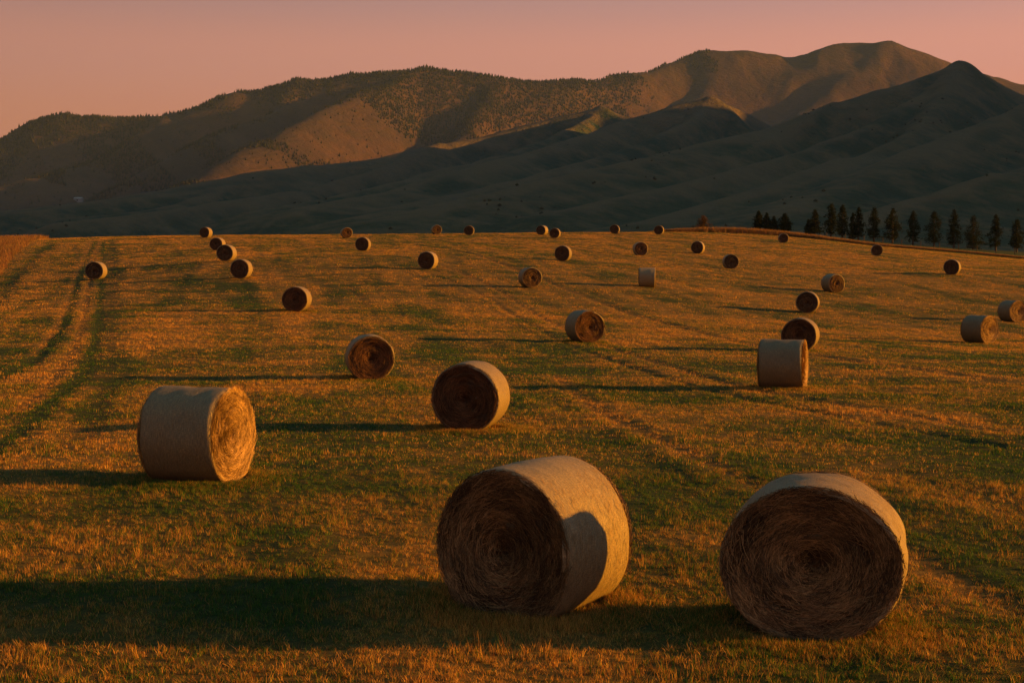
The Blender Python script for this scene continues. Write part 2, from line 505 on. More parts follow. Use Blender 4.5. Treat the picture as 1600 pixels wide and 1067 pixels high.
tufts = bpy.data.collections.new('tufts')
k = 0
LODS = [(10, 5, .045, .03, .095, .0052, .45), (14, 5, .085, .03, .09, .0090, .45), (16, 5, .16, .035, .085, .013, .5), (18, 5, .33, .04, .09, .026, .5)]
for li, (nb, nvar, spr, h0, h1, w, lean) in enumerate(LODS):
    for vv in range(nvar):
        tufts.objects.link(tuft('tuft_%02d' % k, nb + (6 if li == 0 else 0), spr, h0, h1, w, lean, M_grass, 100 + k)); k += 1
for vv in range(4):     # loose cut straw lying on the stubble
    tufts.objects.link(tuft('tuft_%02d' % k, 9, .16, .012, .035, .0055, 5.0, M_grass, 100 + k)); k += 1
def polar_pts(d0, d1, dens, azm=24.5):
    area = R(2 * azm) / 2 * (d1**2 - d0**2); n = int(area * dens)
    a = rng.uniform(-R(azm), R(azm), n); d = np.sqrt(rng.uniform(d0**2, d1**2, n))
    return np.sin(a) * d, np.cos(a) * d
XS, YS, SC, ID = [], [], [], []
for (d0, d1, dens, lod) in [(8.5, 16, 165, 0), (16, 24, 105, 0), (24, 45, 40, 1), (45, 90, 13, 2), (90, 285, 3.0, 3)]:
    x, y = polar_pts(d0, d1, dens)
    n = len(x)
    hs = 0.40 + 1.25 * np.clip(vnoise(x * .8, y * .8, 201) * .6 + vnoise(x * 3, y * 3, 202) * .4, 0, 1) ** 1.2
    hs *= rng.uniform(.6, 1.3, n) * np.where(rng.uniform(size=n) < .07, 1.7, 1)
    hh, g, b = tracks_at(x, y)
    keep = rng.uniform(size=n) > b * .8
    hs = hs * (1 - .45 * b)
    x, y, hs = x[keep], y[keep], hs[keep]; n = len(x)
    s = rng.uniform(.8, 1.25, n)
    XS.append(x); YS.append(y); SC.append(np.stack([s, s, hs], 1)); ID.append(rng.integers(0, 5, n) + 5 * lod)
x, y = polar_pts(9, 42, 2.2); n = len(x)
kk = vnoise(x * .5, y * .5, 301) + vnoise(x * 2, y * 2, 302) > .95; x, y = x[kk], y[kk]; n = len(x)
s = rng.uniform(.8, 1.6, n); XS.append(x); YS.append(y); SC.append(np.stack([s, s, s * 1.6], 1)); ID.append(rng.integers(20, 24, n))
for (px, py, s_, th) in BALES[:10]:
    bx, bd = unproject(px, py); bd += .5; n = 260
    a_ = rng.uniform(0, 6.283, n); r_ = np.abs(rng.normal(0, .5, n)) + .6
    XS.append(bx + np.cos(a_) * r_ * 1.1); YS.append(bd + np.sin(a_) * r_)
    s = rng.uniform(.8, 1.8, n); SC.append(np.stack([s, s, s * 2.2], 1)); ID.append(rng.integers(20, 24, n))
for (px, py, s_, th) in BALES[:10]:      # pressed, uncut stalks left standing round the bales
    bx, bd = unproject(px, py); bd += .5
    n = int(2600 if s_ > 100 else 500); a_ = rng.uniform(0, 6.283, n); r_ = np.abs(rng.normal(0, .25, n)) + .60
    k1 = r_ * 1.0
    XS.append(bx + np.cos(a_) * (k1 + .15)); YS.append(bd + np.sin(a_) * (k1 + .10))
    s = rng.uniform(.8, 1.3, n); SC.append(np.stack([s, s, rng.uniform(.5, 1.5, n)], 1))
    ID.append(rng.integers(0, 5, n) + (0 if s_ > 100 else 5))
x = np.concatenate(XS); y = np.concatenate(YS); sc = np.concatenate(SC); idx = np.concatenate(ID)
# dry patches carry slightly taller stalks
dr, br = dryness(x, y)
sc[:, 2] *= 0.85 + 0.35 * dr
go_ = scatter('grass', x, y, ground_z(x, y), sc, idx, np.where(idx >= 20, 1.0, np.clip(dr + rng.normal(0, .10, len(x)), 0, 1)), tufts)
tag(go_, 'short mown grass and straw stubble covering the hay field', 'grass', kind='stuff')
print('grass instances', len(x))

# ------------------------------------------------------------------ hay bales
def bale_meshes(seed, nstr, seg=96, ms=None, mend=None):
    ms = ms or M_strand; mend = mend or M_end
    r = np.random.default_rng(seed)
    Rr, Lh = DIA / 2, LEN / 2
    # cross-section: slightly flattened where it sits, slightly lumpy
    phi = np.linspace(0, 2 * math.pi, seg, endpoint=False) - math.pi / 2
    lump = 1 + 0.015 * np.sin(2 * phi + r.uniform(0, 6)) + 0.005 * np.sin(3 * phi + r.uniform(0, 6)) + 0.003 * np.sin(7 * phi + r.uniform(0, 6))
    def squash(rad, ph):
        xx = np.cos(ph) * rad; zz = np.sin(ph) * rad
        lim = -Rr * 0.955
        zz = np.where(zz < lim, lim + (zz - lim) * 0.25, zz)
        return xx, zz
    # ---- net wrap: profile along the axis, tucked over both edges
    prof = []
    for t in np.linspace(0, 1, 5): a = t * math.pi / 2; prof.append((-Lh - 0.005 + 0.055 * (1 - math.sin(a)), Rr - 0.055 + 0.055 * math.sin(a) * 1.0, 1))
    prof = [(-Lh + 0.000, Rr - 0.060), (-Lh + 0.004, Rr - 0.030), (-Lh + 0.022, Rr - 0.008), (-Lh + 0.06, Rr)]
    for t in np.linspace(-1, 1, 22)[1:-1]: prof.append((t * (Lh - .06), Rr * (1 + 0.006 * (1 - t * t))))
    prof += [(Lh - 0.06, Rr), (Lh - 0.022, Rr - 0.008), (Lh - 0.004, Rr - 0.030), (Lh, Rr - 0.060)]
    V, UV = [], []
    for yv, rad in prof:
        rr = rad * lump + 0.024 * (vnoise(phi * 2.5, np.full(seg, yv * 4), seed) - .5) + 0.004 * (vnoise(phi * 9, np.full(seg, yv * 26), seed + 1) - .5)
        xx, zz = squash(rr, phi)
        yo = (vnoise(phi * 1.7 + 20, np.full(seg, seed % 7 + (3.3 if yv > 0 else 0)), seed + 3) - .5) * .06 * abs(yv) / Lh
        for a, b, p, yq in zip(xx, zz, phi, yo): V.append((a, yv + yq, b)); UV.append((p * Rr, yv, 0))
    wrap = np_mesh('net_wrap', V, grid_faces(len(prof), seg, True), True)
    at = wrap.attributes.new('wrapuv', 'FLOAT_VECTOR', 'POINT'); at.data.foreach_set('vector', np.array(UV, np.float32).ravel())
    wrap.materials.append(M_wrap)
    # ---- packed straw end discs with coiled layers
    ends = []
    ex, ey = r.normal(0, .06), r.normal(0, .06)
    for side in (-1, 1):
        nr = 40
        V, T = [], []
        rads = np.linspace(0.0, 1, nr)
        for q in rads:
            rad = q * (Rr - 0.045)
            ring = vnoise(np.full(seg, q * 15), phi * .9 + q * 2, seed + 5 + side)
            coil = np.abs(np.sin((q * 8 + phi / (2 * math.pi)) * math.pi + 2.2 * fbm(np.cos(phi) * rad * 4, np.sin(phi) * rad * 4, seed + 31 + side, 3)))
            lumpn = fbm(np.cos(phi) * rad * 7, np.sin(phi) * rad * 7, seed + 9 + side, 4)
            off = 0.016 * coil + 0.026 * (ring - .5) + 0.045 * lumpn * (1 - .5 * q) - 0.10 * np.exp(-((q - .04 * np.sin(phi + seed)) / .17)**2)
            off -= 0.022 * sstep(.6, .8, vnoise(np.full(seg, rad * 11.0 + 3 * side), np.mod(phi, 2 * math.pi) * 1.6, seed + 90))
            off += 0.022 * (1 - q**2) - 0.020 * sstep(.9, 1, q)
            xx, zz = squash(rad * lump, phi)
            for a, b, c, g in zip(xx, zz, off, ring):
                V.append((a + ex * (1 - q), side * (Lh - .012 + c), b + ey * (1 - q))); T.append(g)
        f = grid_faces(nr, seg, True)
        if side > 0: f = f[:, ::-1]
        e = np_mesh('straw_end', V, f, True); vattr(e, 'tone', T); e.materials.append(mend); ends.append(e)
    # ---- loose strands lying round the coil and sticking out at the rim
    strs = []
    for side in (-1, 1):
        V, F, T = [], [], []
        for s in range(nstr):
            q = math.sqrt(r.uniform(0.0015, 1.0)); rad = q * (Rr - .02); p0 = r.uniform(0, 2 * math.pi)
            gap = vnoise(np.array([rad * 11.0 + 3 * side]), np.array([p0 * 1.6]), seed + 90)[0]
            if gap > .66 and q < .93 and r.uniform() < .85: continue
            ln = r.uniform(.06, .26); dirn = r.normal(0, .36) + (r.uniform(-1, 1) * 1.5 if q < .25 or r.uniform() < .14 else 0)
            w = r.uniform(.0012, .0028); segs = 3
            lift0 = r.uniform(.0, .016); lift1 = lift0 + r.normal(0, .010)
            if r.uniform() < .05: lift1 += r.uniform(.01, .05)
            clump = vnoise(np.array([rad * 14.0]), np.array([p0 * 2.2]), seed + 70)[0]; rimo = abs(r.normal(0, .012)) + (.03 if r.uniform() < .06 else 0); tn = min(1, max(0, r.uniform() ** 1.3 * .9 + (clump - .5) * .5))
            i0 = len(V)
            dome = 0.022 * (1 - q * q) - 0.09 * math.exp(-(q / .15)**2) * .75
            for k_ in range(segs + 1):
                t = k_ / segs
                # follow the arc, drifting outwards/inwards
                rr_ = rad + math.sin(dirn) * ln * (t - .5)
                rr_ = min(rr_, Rr - .006 + (rimo if q > .9 else 0))
                pp = p0 + math.cos(dirn) * ln * (t - .5) / max(rad, .12)
                cx, cz = rr_ * math.cos(pp), rr_ * math.sin(pp)
                if cz < -Rr * .95: cz = -Rr * .95
                yy = side * (Lh + .004 + dome + lift0 + (lift1 - lift0) * t)
                nx, nz = math.cos(pp), math.sin(pp)
                V.append((cx - nx * w, yy - side * .001, cz - nz * w)); V.append((cx + nx * w, yy + side * .001, cz + nz * w)); T += [tn, tn]
            for k_ in range(segs):
                a0 = i0 + 2 * k_; F.append((a0, a0 + 1, a0 + 3, a0 + 2))
        m_ = np_mesh('loose_straw', V, F); vattr(m_, 'tone', T); m_.materials.append(ms); strs.append(m_)
    # fuzz on the wrap
    V, F, T = [], [], []
    for s in range(nstr // 2):
        p0 = r.uniform(0, 2 * math.pi); yv = r.uniform(-Lh, Lh)
        if math.sin(p0) < -.9: continue
        ln = r.uniform(.03, .10); ang = r.normal(0, .8); w = .0014
        rad = Rr * (1.006 - .006 * (yv / Lh)**2) + .001
        p1 = p0 + math.cos(ang) * ln / rad; y1 = yv + math.sin(ang) * ln; out = r.uniform(.0, .030) ** 1.2
        i0 = len(V)
        for pp, yy, rr_ in ((p0, yv, rad), ((p0 + p1) / 2, (yv + y1) / 2, rad + out * .6), (p1, y1, rad + out)):
            V.append((rr_ * math.cos(pp), yy - w, rr_ * math.sin(pp))); V.append((rr_ * math.cos(pp), yy + w, rr_ * math.sin(pp)))
            T += [.6, .6]
        F += [(i0, i0 + 1, i0 + 3, i0 + 2), (i0 + 2, i0 + 3, i0 + 5, i0 + 4)]
    fz = np_mesh('wrap_fuzz', V, F); vattr(fz, 'tone', T); fz.materials.append(M_strand)
    return wrap, ends, strs, fz

near_sets = [bale_meshes(301, 8000, 128, M_strand_sunlit, M_end_sunlit), bale_meshes(302, 11000, 128), bale_meshes(303, 11000, 128)]
mid_sets = [bale_meshes(311, 3200, 96, M_strand_dim, M_end_dim), bale_meshes(312, 3200, 96, M_strand_dim, M_end_dim)]
far_sets = [bale_meshes(321, 500, 48, M_strand_dim, M_end_dim), bale_meshes(322, 500, 48, None, M_end_dim), bale_meshes(323, 500, 48, M_strand_dim, M_end_dim)]

BALE_LABELS = [
 'large round hay bale at left with grey shaded side and golden straw end',
 'nearest lit round bale with glowing orange wrap and dark coiled end',
 'largest round bale at lower right, dark face with thin golden rim',
 'dark-faced round bale in mid field with a broad orange rim',
 'round bale with dull red face between the golden left bale and the crest',
 'side-on grey round bale standing right in front of a dark-faced bale',
 'dark round bale partly hidden behind the side-on grey bale',
 'round bale with red straw face turned right, near the centre of the field',
 'dark round bale alone below the row of three bales at left',
 'lowest of the three closely stepped bales near the left crest',
 'middle bale of the three closely stepped bales near the left crest',
 'top bale of the three closely stepped bales, overlapped by the next one',
 'leftmost bale on the skyline, just above the stepped trio',
 'leftmost bale in the field, standing on the wheel tracks',
 'reddish skyline bale right above a darker bale left of centre',
 'dark bale with orange rim just below the reddish skyline bale',
 'small red skyline bale, left one of a spaced pair',
 'small skyline bale with pale right rim, right one of a spaced pair',
 'dark bale with orange rim below the spaced skyline pair',
 'left and higher bale of two nearly touching on the skyline',
 'right and lower bale of two nearly touching on the skyline',
 'dark bale with orange rim just below the two nearly touching bales',
 'round bale with rusty red face and grey left side, left of the side-on one',
 'small pale grey bale seen side-on with no end showing',
 'small dull bale directly above the small side-on grey bale',
 'tiny bale near the crest between the touching pair and the grass verge',
 'tiny dark bale near the start of the tall grass verge',
 'small dark bale with orange rim below the verge, right of centre',
 'small brownish bale at the end of a swath line right of centre',
 'small bale against the verge below the leftmost conifers',
 'round bale with red face turned right, above a dark one at right',
 'dark round bale between the red-faced bale and the overlapping pair',
 'small grey-brown bale in front of the middle conifers of the row',
 'dark bale with orange rim at right below the end of the conifer row',
 'bale at right with grey side and bright golden end',
 'rusty-faced bale cut by the right edge of the picture',
]
bale_xy = []
for i, (px, py, s, th) in enumerate(BALES):
    x, d = unproject(px, py)
    if (s < 17.5 and py < 376):
        d = min(FPX * DIA / s * 1.02, 258); x = (px - 800) / FPX * d
    a = R(th)
    azm = math.atan2(x, d)
    push = LEN / 2 * abs(math.cos(a)) + 0.28 * abs(math.sin(a))
    if s < 17.5 and py < 376: push = 0
    cx, cy = x + math.sin(azm) * push, d + math.cos(azm) * push
    cx = (px - 800) / FPX * cy
    gz_ = float(base_z(np.array([cx]), np.array([cy]))[0] + micro(np.array([cx]), np.array([cy]))[0])
    root = bpy.data.objects.new('hay_bale', None)
    root.empty_display_size = .3
    C.objects.link(root)
    gz_ += {1: -.11, 2: .0}.get(i, 0)
    root.location = (cx, cy, gz_)
    # the visible end (local -Y) looks to angle (th - az) measured from -Y towards +X
    root.rotation_euler = (0, 0, a - azm)
    k_ = 1 + rng.normal(0, .012)
    root.scale = {1: (1.03, 1.0, 1.06), 2: (1.09, .86, .96), 0: (1.035, 1.0, 1.04)}.get(i, (k_, 1 + rng.normal(0, .015), k_))
    tag(root, BALE_LABELS[i], 'hay bale', 'round hay bales scattered over the field')
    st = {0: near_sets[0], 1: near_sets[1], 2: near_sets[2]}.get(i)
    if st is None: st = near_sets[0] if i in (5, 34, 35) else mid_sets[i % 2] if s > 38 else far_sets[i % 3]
    wrap, ends, strs, fz = st
    # local geometry hangs from the axis height
    zc = DIA / 2 * 0.955 - 0.03
    for nm, mm in [('net_wrap', wrap), ('straw_end', ends[0]), ('straw_end', ends[1])]:
        o = link(nm, mm, None, root); o.location = (0, 0, zc)
        if nm == 'net_wrap':
            q = link('wrap_fuzz', fz, None, o); q['kind'] = 'stuff'
        else:
            sm = strs[0] if mm is ends[0] else strs[1]
            q = link('loose_straw', sm, None, o); q['kind'] = 'stuff'
    bale_xy.append((cx, cy, s))

# ------------------------------------------------------------------ hills
def ridge_terrain(name, ridges, base, az0, az1, nA, d0, d1, nD, soft, nz, mat, label, seedn):
    a = np.radians(np.linspace(az0, az1, nA)); d = np.exp(np.linspace(math.log(d0), math.log(d1), nD))
    A_, D_ = np.meshgrid(a, d, indexing='ij')
    x = np.tan(A_).ravel() * D_.ravel(); y = D_.ravel()
    z, crest = ridge_height(x, y, ridges, base, soft, nz, seedn, True)
    me = np_mesh(name, np.stack([x, y, z], 1), grid_faces(nA, nD)[:, ::-1], True)
    vattr(me, 'crest', crest)
    o = link(name, me, mat)
    tag(o, label, kind='structure')
    return o

def ridge_height(x, y, ridges, base, soft, nz, seedn, full=False):
    wx = x + nz[1] * fbm(x / nz[2], y / nz[2], seedn, 3); wy = y + nz[1] * fbm(x / nz[2] + 50, y / nz[2], seedn + 9, 3)
    acc = np.zeros_like(x); best = np.full_like(x, -1e9); prox = np.zeros_like(x)
    for pts, Wd, r0 in ridges:
        wp = [P3(*p) for p in pts]
        ds, zr = seg_dist(wx, wy, wp)
        de = np.sqrt(ds * ds + r0 * r0) - r0
        h = base + (zr - base) * np.exp(-de / Wd)
        acc = acc + np.exp(np.minimum((h - base) / soft, 500))
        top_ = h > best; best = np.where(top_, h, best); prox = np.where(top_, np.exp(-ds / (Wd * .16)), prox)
    z = base + soft * np.log(acc)
    amp = np.clip((z - base) / 200, 0.05, 1)
    z = z + nz[0] * amp * fbm(x / nz[3], y / nz[3], seedn + 20, 5, .5)
    # gullies running down and towards the left front
    u = (x * .80 - y * .60) + 0.35 * nz[3] * fbm(x / nz[3], y / nz[3], seedn + 40, 2); v = x * .60 + y * .80
    rg = 1 - 2 * np.abs(vnoise(u / (nz[3] * 1.0), v / (nz[3] * 8), seedn + 50) - .5) * 2
    rg2 = 1 - 2 * np.abs(vnoise(u / (nz[3] * .33), v / (nz[3] * 3.5), seedn + 60) - .5) * 2
    z = z + amp * (nz[0] * 1.1 * rg * np.clip(1.6 - amp, 0, 1) + nz[0] * .40 * rg2)
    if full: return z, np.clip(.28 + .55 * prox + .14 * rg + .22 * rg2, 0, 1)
    return z

NEAR_R = [
 ([(1480, 115, 2660), (1440, 150, 2520), (1340, 207, 2280), (1200, 254, 2050), (1050, 293, 1800), (850, 336, 1500)], 230, 30),
 ([(1098, 170, 2940), (1080, 190, 2800), (1000, 226, 2550), (880, 264, 2250), (700, 311, 1900), (560, 345, 1600)], 230, 30),
 ([(930, 184, 3240), (900, 198, 3100), (850, 222, 2900), (740, 256, 2600), (580, 294, 2200), (400, 331, 1850)], 230, 30),
 ([(690, 229, 3050), (600, 266, 2800), (480, 297, 2500), (300, 327, 2150), (100, 350, 1900)], 210, 14),
 ([(480, 265, 2750), (400, 292, 2600), (260, 322, 2300), (100, 340, 2100)], 200, 14),
 ([(1600, 168, 2250), (1560, 205, 2100), (1470, 245, 1900), (1360, 290, 1700), (1250, 325, 1500)], 200, 14),
 ([(1300, 168, 2500), (1230, 215, 2330), (1120, 255, 2100), (960, 300, 1850), (760, 345, 1550)], 200, 14),
 ([(1490, 102, 2700), (1400, 137, 2600), (1300, 168, 2500), (1205, 203, 2380), (1112, 226, 2200), (1000, 252, 2000), (800, 300, 1700), (600, 345, 1450)], 330, 40),
 ([(1490, 102, 2700), (1540, 128, 2760), (1600, 160, 2800), (1750, 190, 2900)], 420, 18),
 ([(1105, 155, 3000), (1050, 168, 2950), (985, 189, 2850), (912, 214, 2650), (800, 250, 2350), (640, 292, 2000), (480, 330, 1700)], 330, 45),
 ([(1105, 155, 3000), (1150, 176, 3080), (1200, 202, 3150), (1260, 240, 3300)], 380, 16),
 ([(940, 172, 3300), (850, 192, 3250), (760, 217, 3150), (690, 229, 3050), (600, 249, 2900), (480, 265, 2750), (380, 275, 2600), (306, 292, 2500), (175, 312, 2350), (0, 332, 2200), (-200, 345, 2100)], 360, 45),
 ([(940, 172, 3300), (985, 188, 3380), (1040, 215, 3500)], 380, 16),
 ([(1490, 102, 2700), (1470, 150, 2450), (1430, 205, 2200), (1340, 250, 2000), (1262, 268, 1850), (1150, 308, 1650), (1000, 352, 1450)], 380, 20),
 ([(1800, 120, 2500), (1700, 140, 2400), (1600, 168, 2250), (1500, 205, 2050), (1400, 250, 1850), (1300, 292, 1650), (1180, 335, 1450)], 400, 22),
 ([(1900, 190, 1900), (1700, 235, 1750), (1600, 262, 1620), (1487, 297, 1480), (1375, 332, 1330), (1250, 368, 1180)], 340, 25),
 ([(2480, -85, 2700), (2200, 10, 2650), (2000, 70, 2600), (1850, 130, 2500)], 420, 30),  # this and the next two: unseen ridges added to shade the near hills
 ([(3000, -330, 1700), (2700, -210, 2150), (2480, -85, 2700), (2500, -110, 2900), (2480, -35, 3060), (2400, -60, 3300), (2350, -40, 3650)], 420, 30),
 ([(3800, -420, 1150), (3000, -330, 1700)], 320, 30),
]
FAR_R = [
 # left forested mountain
 ([(-300, 300, 5200), (-100, 262, 5300), (0, 220, 5400), (40, 197, 5450), (90, 186, 5500), (170, 185, 5550), (265, 184, 5600), (330, 166, 5650), (400, 149, 5700), (470, 134, 5750), (540, 124, 5800), (600, 117, 5850), (660, 114, 5900), (770, 122, 6000), (830, 130, 6100), (870, 133, 6200), (920, 130, 6400), (1000, 114, 6700), (1060, 95, 6900), (1100, 88, 7000)], 640, 80),
 ([(1100, 88, 7000), (1160, 85, 7050), (1230, 88, 7100), (1290, 79, 7150), (1340, 72, 7200), (1380, 71, 7200), (1430, 82, 7250), (1475, 100, 7300), (1540, 124, 7350), (1600, 141, 7400), (1800, 190, 7500)], 1000, 160),
 # spurs of the left mountain
 ([(635, 126, 5780), (600, 138, 5600), (545, 155, 5300), (490, 184, 5000), (430, 220, 4700), (370, 256, 4400), (300, 292, 4150)], 480, 45),
 ([(265, 184, 5600), (230, 215, 5300), (160, 250, 5000), (60, 285, 4700), (-60, 310, 4400)], 380, 50),
 ([(470, 134, 5750), (420, 180, 5450), (350, 215, 5150), (270, 258, 4800), (200, 292, 4450)], 380, 45),
 ([(768, 142, 5880), (760, 165, 5750), (735, 200, 5450), (700, 235, 5150)], 480, 45),
 # spurs of the right mountain
 ([(1365, 100, 7020), (1300, 135, 6800), (1250, 180, 6400), (1180, 230, 6000)], 700, 80),
 ([(1445, 112, 7080), (1458, 125, 7000), (1450, 150, 6800)], 500, 60),
 ([(1145, 112, 6920), (1120, 130, 6800), (1060, 170, 6450), (1000, 220, 6000)], 700, 80),
 ([(985, 138, 6550), (940, 160, 6350), (880, 210, 5950)], 600, 60),
]
def mat_hill(name, cols, sc1, sc2, forest=None):
    m = NT(name)
    geo = m.n('ShaderNodeNewGeometry').outputs['Position']
    n1 = m.noise(geo, sc1, 6, .6); n2 = m.noise(geo, sc2, 7, .7); n3 = m.noise(m.scaled(geo, (1, 1, 2.5)), sc2 * 4, 4, .7)
    col = m.mix(m.rng(n1, .38, .62), cols[0], cols[1])
    col = m.mix(m.rng(n2, .45, .65, 0, .7), col, cols[2])
    col = m.mix(m.rng(n3, .58, .72, 0, .75), col, cols[3])
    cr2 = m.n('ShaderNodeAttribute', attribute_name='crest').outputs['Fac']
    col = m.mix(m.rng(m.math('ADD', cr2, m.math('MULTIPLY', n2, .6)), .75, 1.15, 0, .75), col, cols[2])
    h = m.math('ADD', n2, m.math('MULTIPLY', n3, .5))
    m.principled(col, .95, m.bump(h, .9, 22.0), .05)
    return m.m
M_hill = mat_hill('hill_grass', ((0.020, 0.058, 0.042), (0.040, 0.074, 0.046), (0.165, 0.128, 0.080), (0.014, 0.024, 0.018)), .0045, .018)
M_mount = mat_hill('mountain_slope', ((0.066, 0.043, 0.030), (0.098, 0.062, 0.039), (0.044, 0.036, 0.028), (0.035, 0.035, 0.020)), .0020, .009)
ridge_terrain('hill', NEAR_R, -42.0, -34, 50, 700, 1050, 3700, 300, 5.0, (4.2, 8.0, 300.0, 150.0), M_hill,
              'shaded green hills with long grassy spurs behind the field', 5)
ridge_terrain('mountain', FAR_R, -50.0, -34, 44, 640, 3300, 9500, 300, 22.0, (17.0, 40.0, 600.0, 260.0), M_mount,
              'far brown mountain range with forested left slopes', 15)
# valley floor to the horizon
me = np_mesh('valley_floor', [(-13000, -900, -56), (13000, -900, -56), (13000, 12500, -56), (-13000, 12500, -56)], [(0, 1, 2, 3)])
vf = link('valley_floor', me, M_hill); tag(vf, 'dark valley floor beyond the field', kind='structure')


# ------------------------------------------------------------------ haze
HZ = NT('evening_haze')
pv = HZ.t.nodes.new('ShaderNodeVolumePrincipled')
pv.inputs['Color'].default_value = (0.30, 0.50, 1.0, 1)
pv.inputs['Density'].default_value = 0.000031
pv.inputs['Anisotropy'].default_value = 0.0
HZ.l(pv.outputs[0], HZ.out.inputs['Volume'])
x0, x1, y0, y1, z0, z1 = -13500, 13500, -1000, 13000, -58, 1350
hv = [(x, y, z) for z in (z0, z1) for y in (y0, y1) for x in (x0, x1)]
hf = [(0, 2, 3, 1), (4, 5, 7, 6), (0, 1, 5, 4), (2, 6, 7, 3), (0, 4, 6, 2), (1, 3, 7, 5)]
tag(link('haze', np_mesh('haze', hv, hf), HZ.m), 'thin evening haze over the field and the mountains', kind='stuff')

# ------------------------------------------------------------------ forests on the mountains (cannot be counted)
def mat_leaf(name, c0, c1, c2, trans=.2):
    m = NT(name)
    tone = m.n('ShaderNodeAttribute', attribute_name='tone').outputs['Fac']
    col = m.mix(m.rng(tone, 0, .6), c0, c1); col = m.mix(m.rng(tone, .75, 1.0), col, c2)
    d = m.n('ShaderNodeBsdfDiffuse'); m.l(col, d.inputs[0]); t = m.n('ShaderNodeBsdfTranslucent'); m.l(col, t.inputs[0])
    mx = m.n('ShaderNodeMixShader', Fac=trans); m.l(d.outputs[0], mx.inputs[1]); m.l(t.outputs[0], mx.inputs[2])
    m.l(mx.outputs[0], m.out.inputs['Surface'])
    return m.m
M_forest = mat_leaf('forest_needles', (0.018, 0.024, 0.012), (0.040, 0.045, 0.020), (0.075, 0.060, 0.028))
def cones(name, x, y, z, h, r, mat, label, sides=5, blunt=False):
    n = len(x); k = sides
    ang = np.linspace(0, 2 * math.pi, k, endpoint=False)[None, :] + rng.uniform(0, 6, (n, 1))
    jit = rng.uniform(.7, 1.3, (n, k))
    ringx = x[:, None] + np.cos(ang) * r[:, None] * jit; ringy = y[:, None] + np.sin(ang) * r[:, None] * jit
    ringz = np.repeat((z + h * (.35 if blunt else .12))[:, None], k, 1) + h[:, None] * rng.uniform(-.08, .08, (n, k))
    ring = np.stack([ringx, ringy, ringz], -1)
    tip = np.stack([x + rng.normal(0, .08, n) * r, y, z + h], -1)[:, None]
    bot = np.stack([x, y, z - 1.0], -1)[:, None]
    V = np.concatenate([ring, tip, bot], 1).reshape(-1, 3)
    j = np.arange(k); up = np.stack([j, (j + 1) % k, np.full(k, k)], -1); dn = np.stack([(j + 1) % k, j, np.full(k, k + 1)], -1)
    F = (np.concatenate([up, dn], 0)[None] + (np.arange(n) * (k + 2))[:, None, None]).reshape(-1, 3)
    me = np_mesh(name, V, F); vattr(me, 'tone', np.repeat(rng.uniform(size=n), k + 2))
    o = link(name, me, mat); tag(o, label, 'forest' if 'forest' in name else 'shrubs', kind='stuff')
    return o
n = 190000
px = rng.uniform(-150, 1120, n); d = rng.uniform(4300, 7100, n)
x = (px - 800) / FPX * d; y = d
z = ridge_height(x, y, FAR_R, -50.0, 22.0, (17.0, 40.0, 600.0, 260.0), 15)
row = EYE - (z - CAMZ) / d * FPX
mask = 0.80 * fbm(x / 420, y / 420, 77, 4, .6) + 0.45 * fbm(x / 110, y / 110, 78, 3)
sky_row = np.interp(px, [-150, 0, 90, 265, 400, 600, 770, 920, 1000, 1100], [270, 220, 186, 184, 149, 117, 122, 130, 114, 88])
mask += 0.55 * sstep(62, 8, row - sky_row) - 0.10                        # upper slopes and skyline
mask += 0.75 * np.exp(-(((px - 790) / 150)**2 + ((row - 165) / 50)**2)) + 0.35 * np.exp(-(((px - 640) / 50)**2 + ((row - 190) / 22)**2))     # wood right of the lit spur, thickened to stand in for shade
mask -= 0.25 * np.exp(-(((px - 560) / 110)**2 + ((row - 205) / 40)**2))    # open sunny spur
mask -= 0.5 * sstep(960, 1080, px)
keep = rng.uniform(size=n) < sstep(.0, .28, mask) * .85 + .018 * (px < 1000)
x, y, z = x[keep], y[keep], z[keep]; h = rng.uniform(6, 13, len(x)) * rng.choice([1, 1, 1.25], len(x))
cones('forest', x, y, z - .5, h, h * rng.uniform(.20, .30, len(x)), M_forest, 'dark conifer forest over the far mountain slopes and skyline')
print('forest', len(x))
# scrub in the folds of the near hills
n = 30000
px = rng.uniform(-50, 1700, n); d = rng.uniform(1200, 3400, n)
x = (px - 800) / FPX * d; y = d
z = ridge_height(x, y, NEAR_R, -42.0, 5.0, (4.2, 8.0, 300.0, 150.0), 5)
mk = fbm(x / 160, y / 260, 87, 4, .6)
keep = rng.uniform(size=n) < sstep(.25, .5, mk) * .10 + .004
x, y, z = x[keep], y[keep], z[keep]; h = rng.uniform(1.2, 3.6, len(x))
cones('hill_shrub', x, y, z - .3, h, h * rng.uniform(.5, .9, len(x)), M_forest, 'low dark scrub in the folds of the near green hills', 6, True)
# wood at the foot of the hills, far left
n = 5000
px = rng.uniform(-60, 330, n); d = rng.uniform(3300, 4200, n)
x = (px - 800) / FPX * d; y = d
z = ridge_height(x, y, FAR_R, -50.0, 22.0, (17.0, 40.0, 600.0, 260.0), 15)
mk = fbm(x / 150, y / 150, 97, 3)
keep = mk > -.02
x, y, z = x[keep], y[keep], z[keep]; h = rng.uniform(7, 14, len(x))
cones('valley_forest', x, y, z - .5, h, h * rng.uniform(.3, .45, len(x)), M_forest, 'dark woodland in the valley at the foot of the left mountain', 6, True)

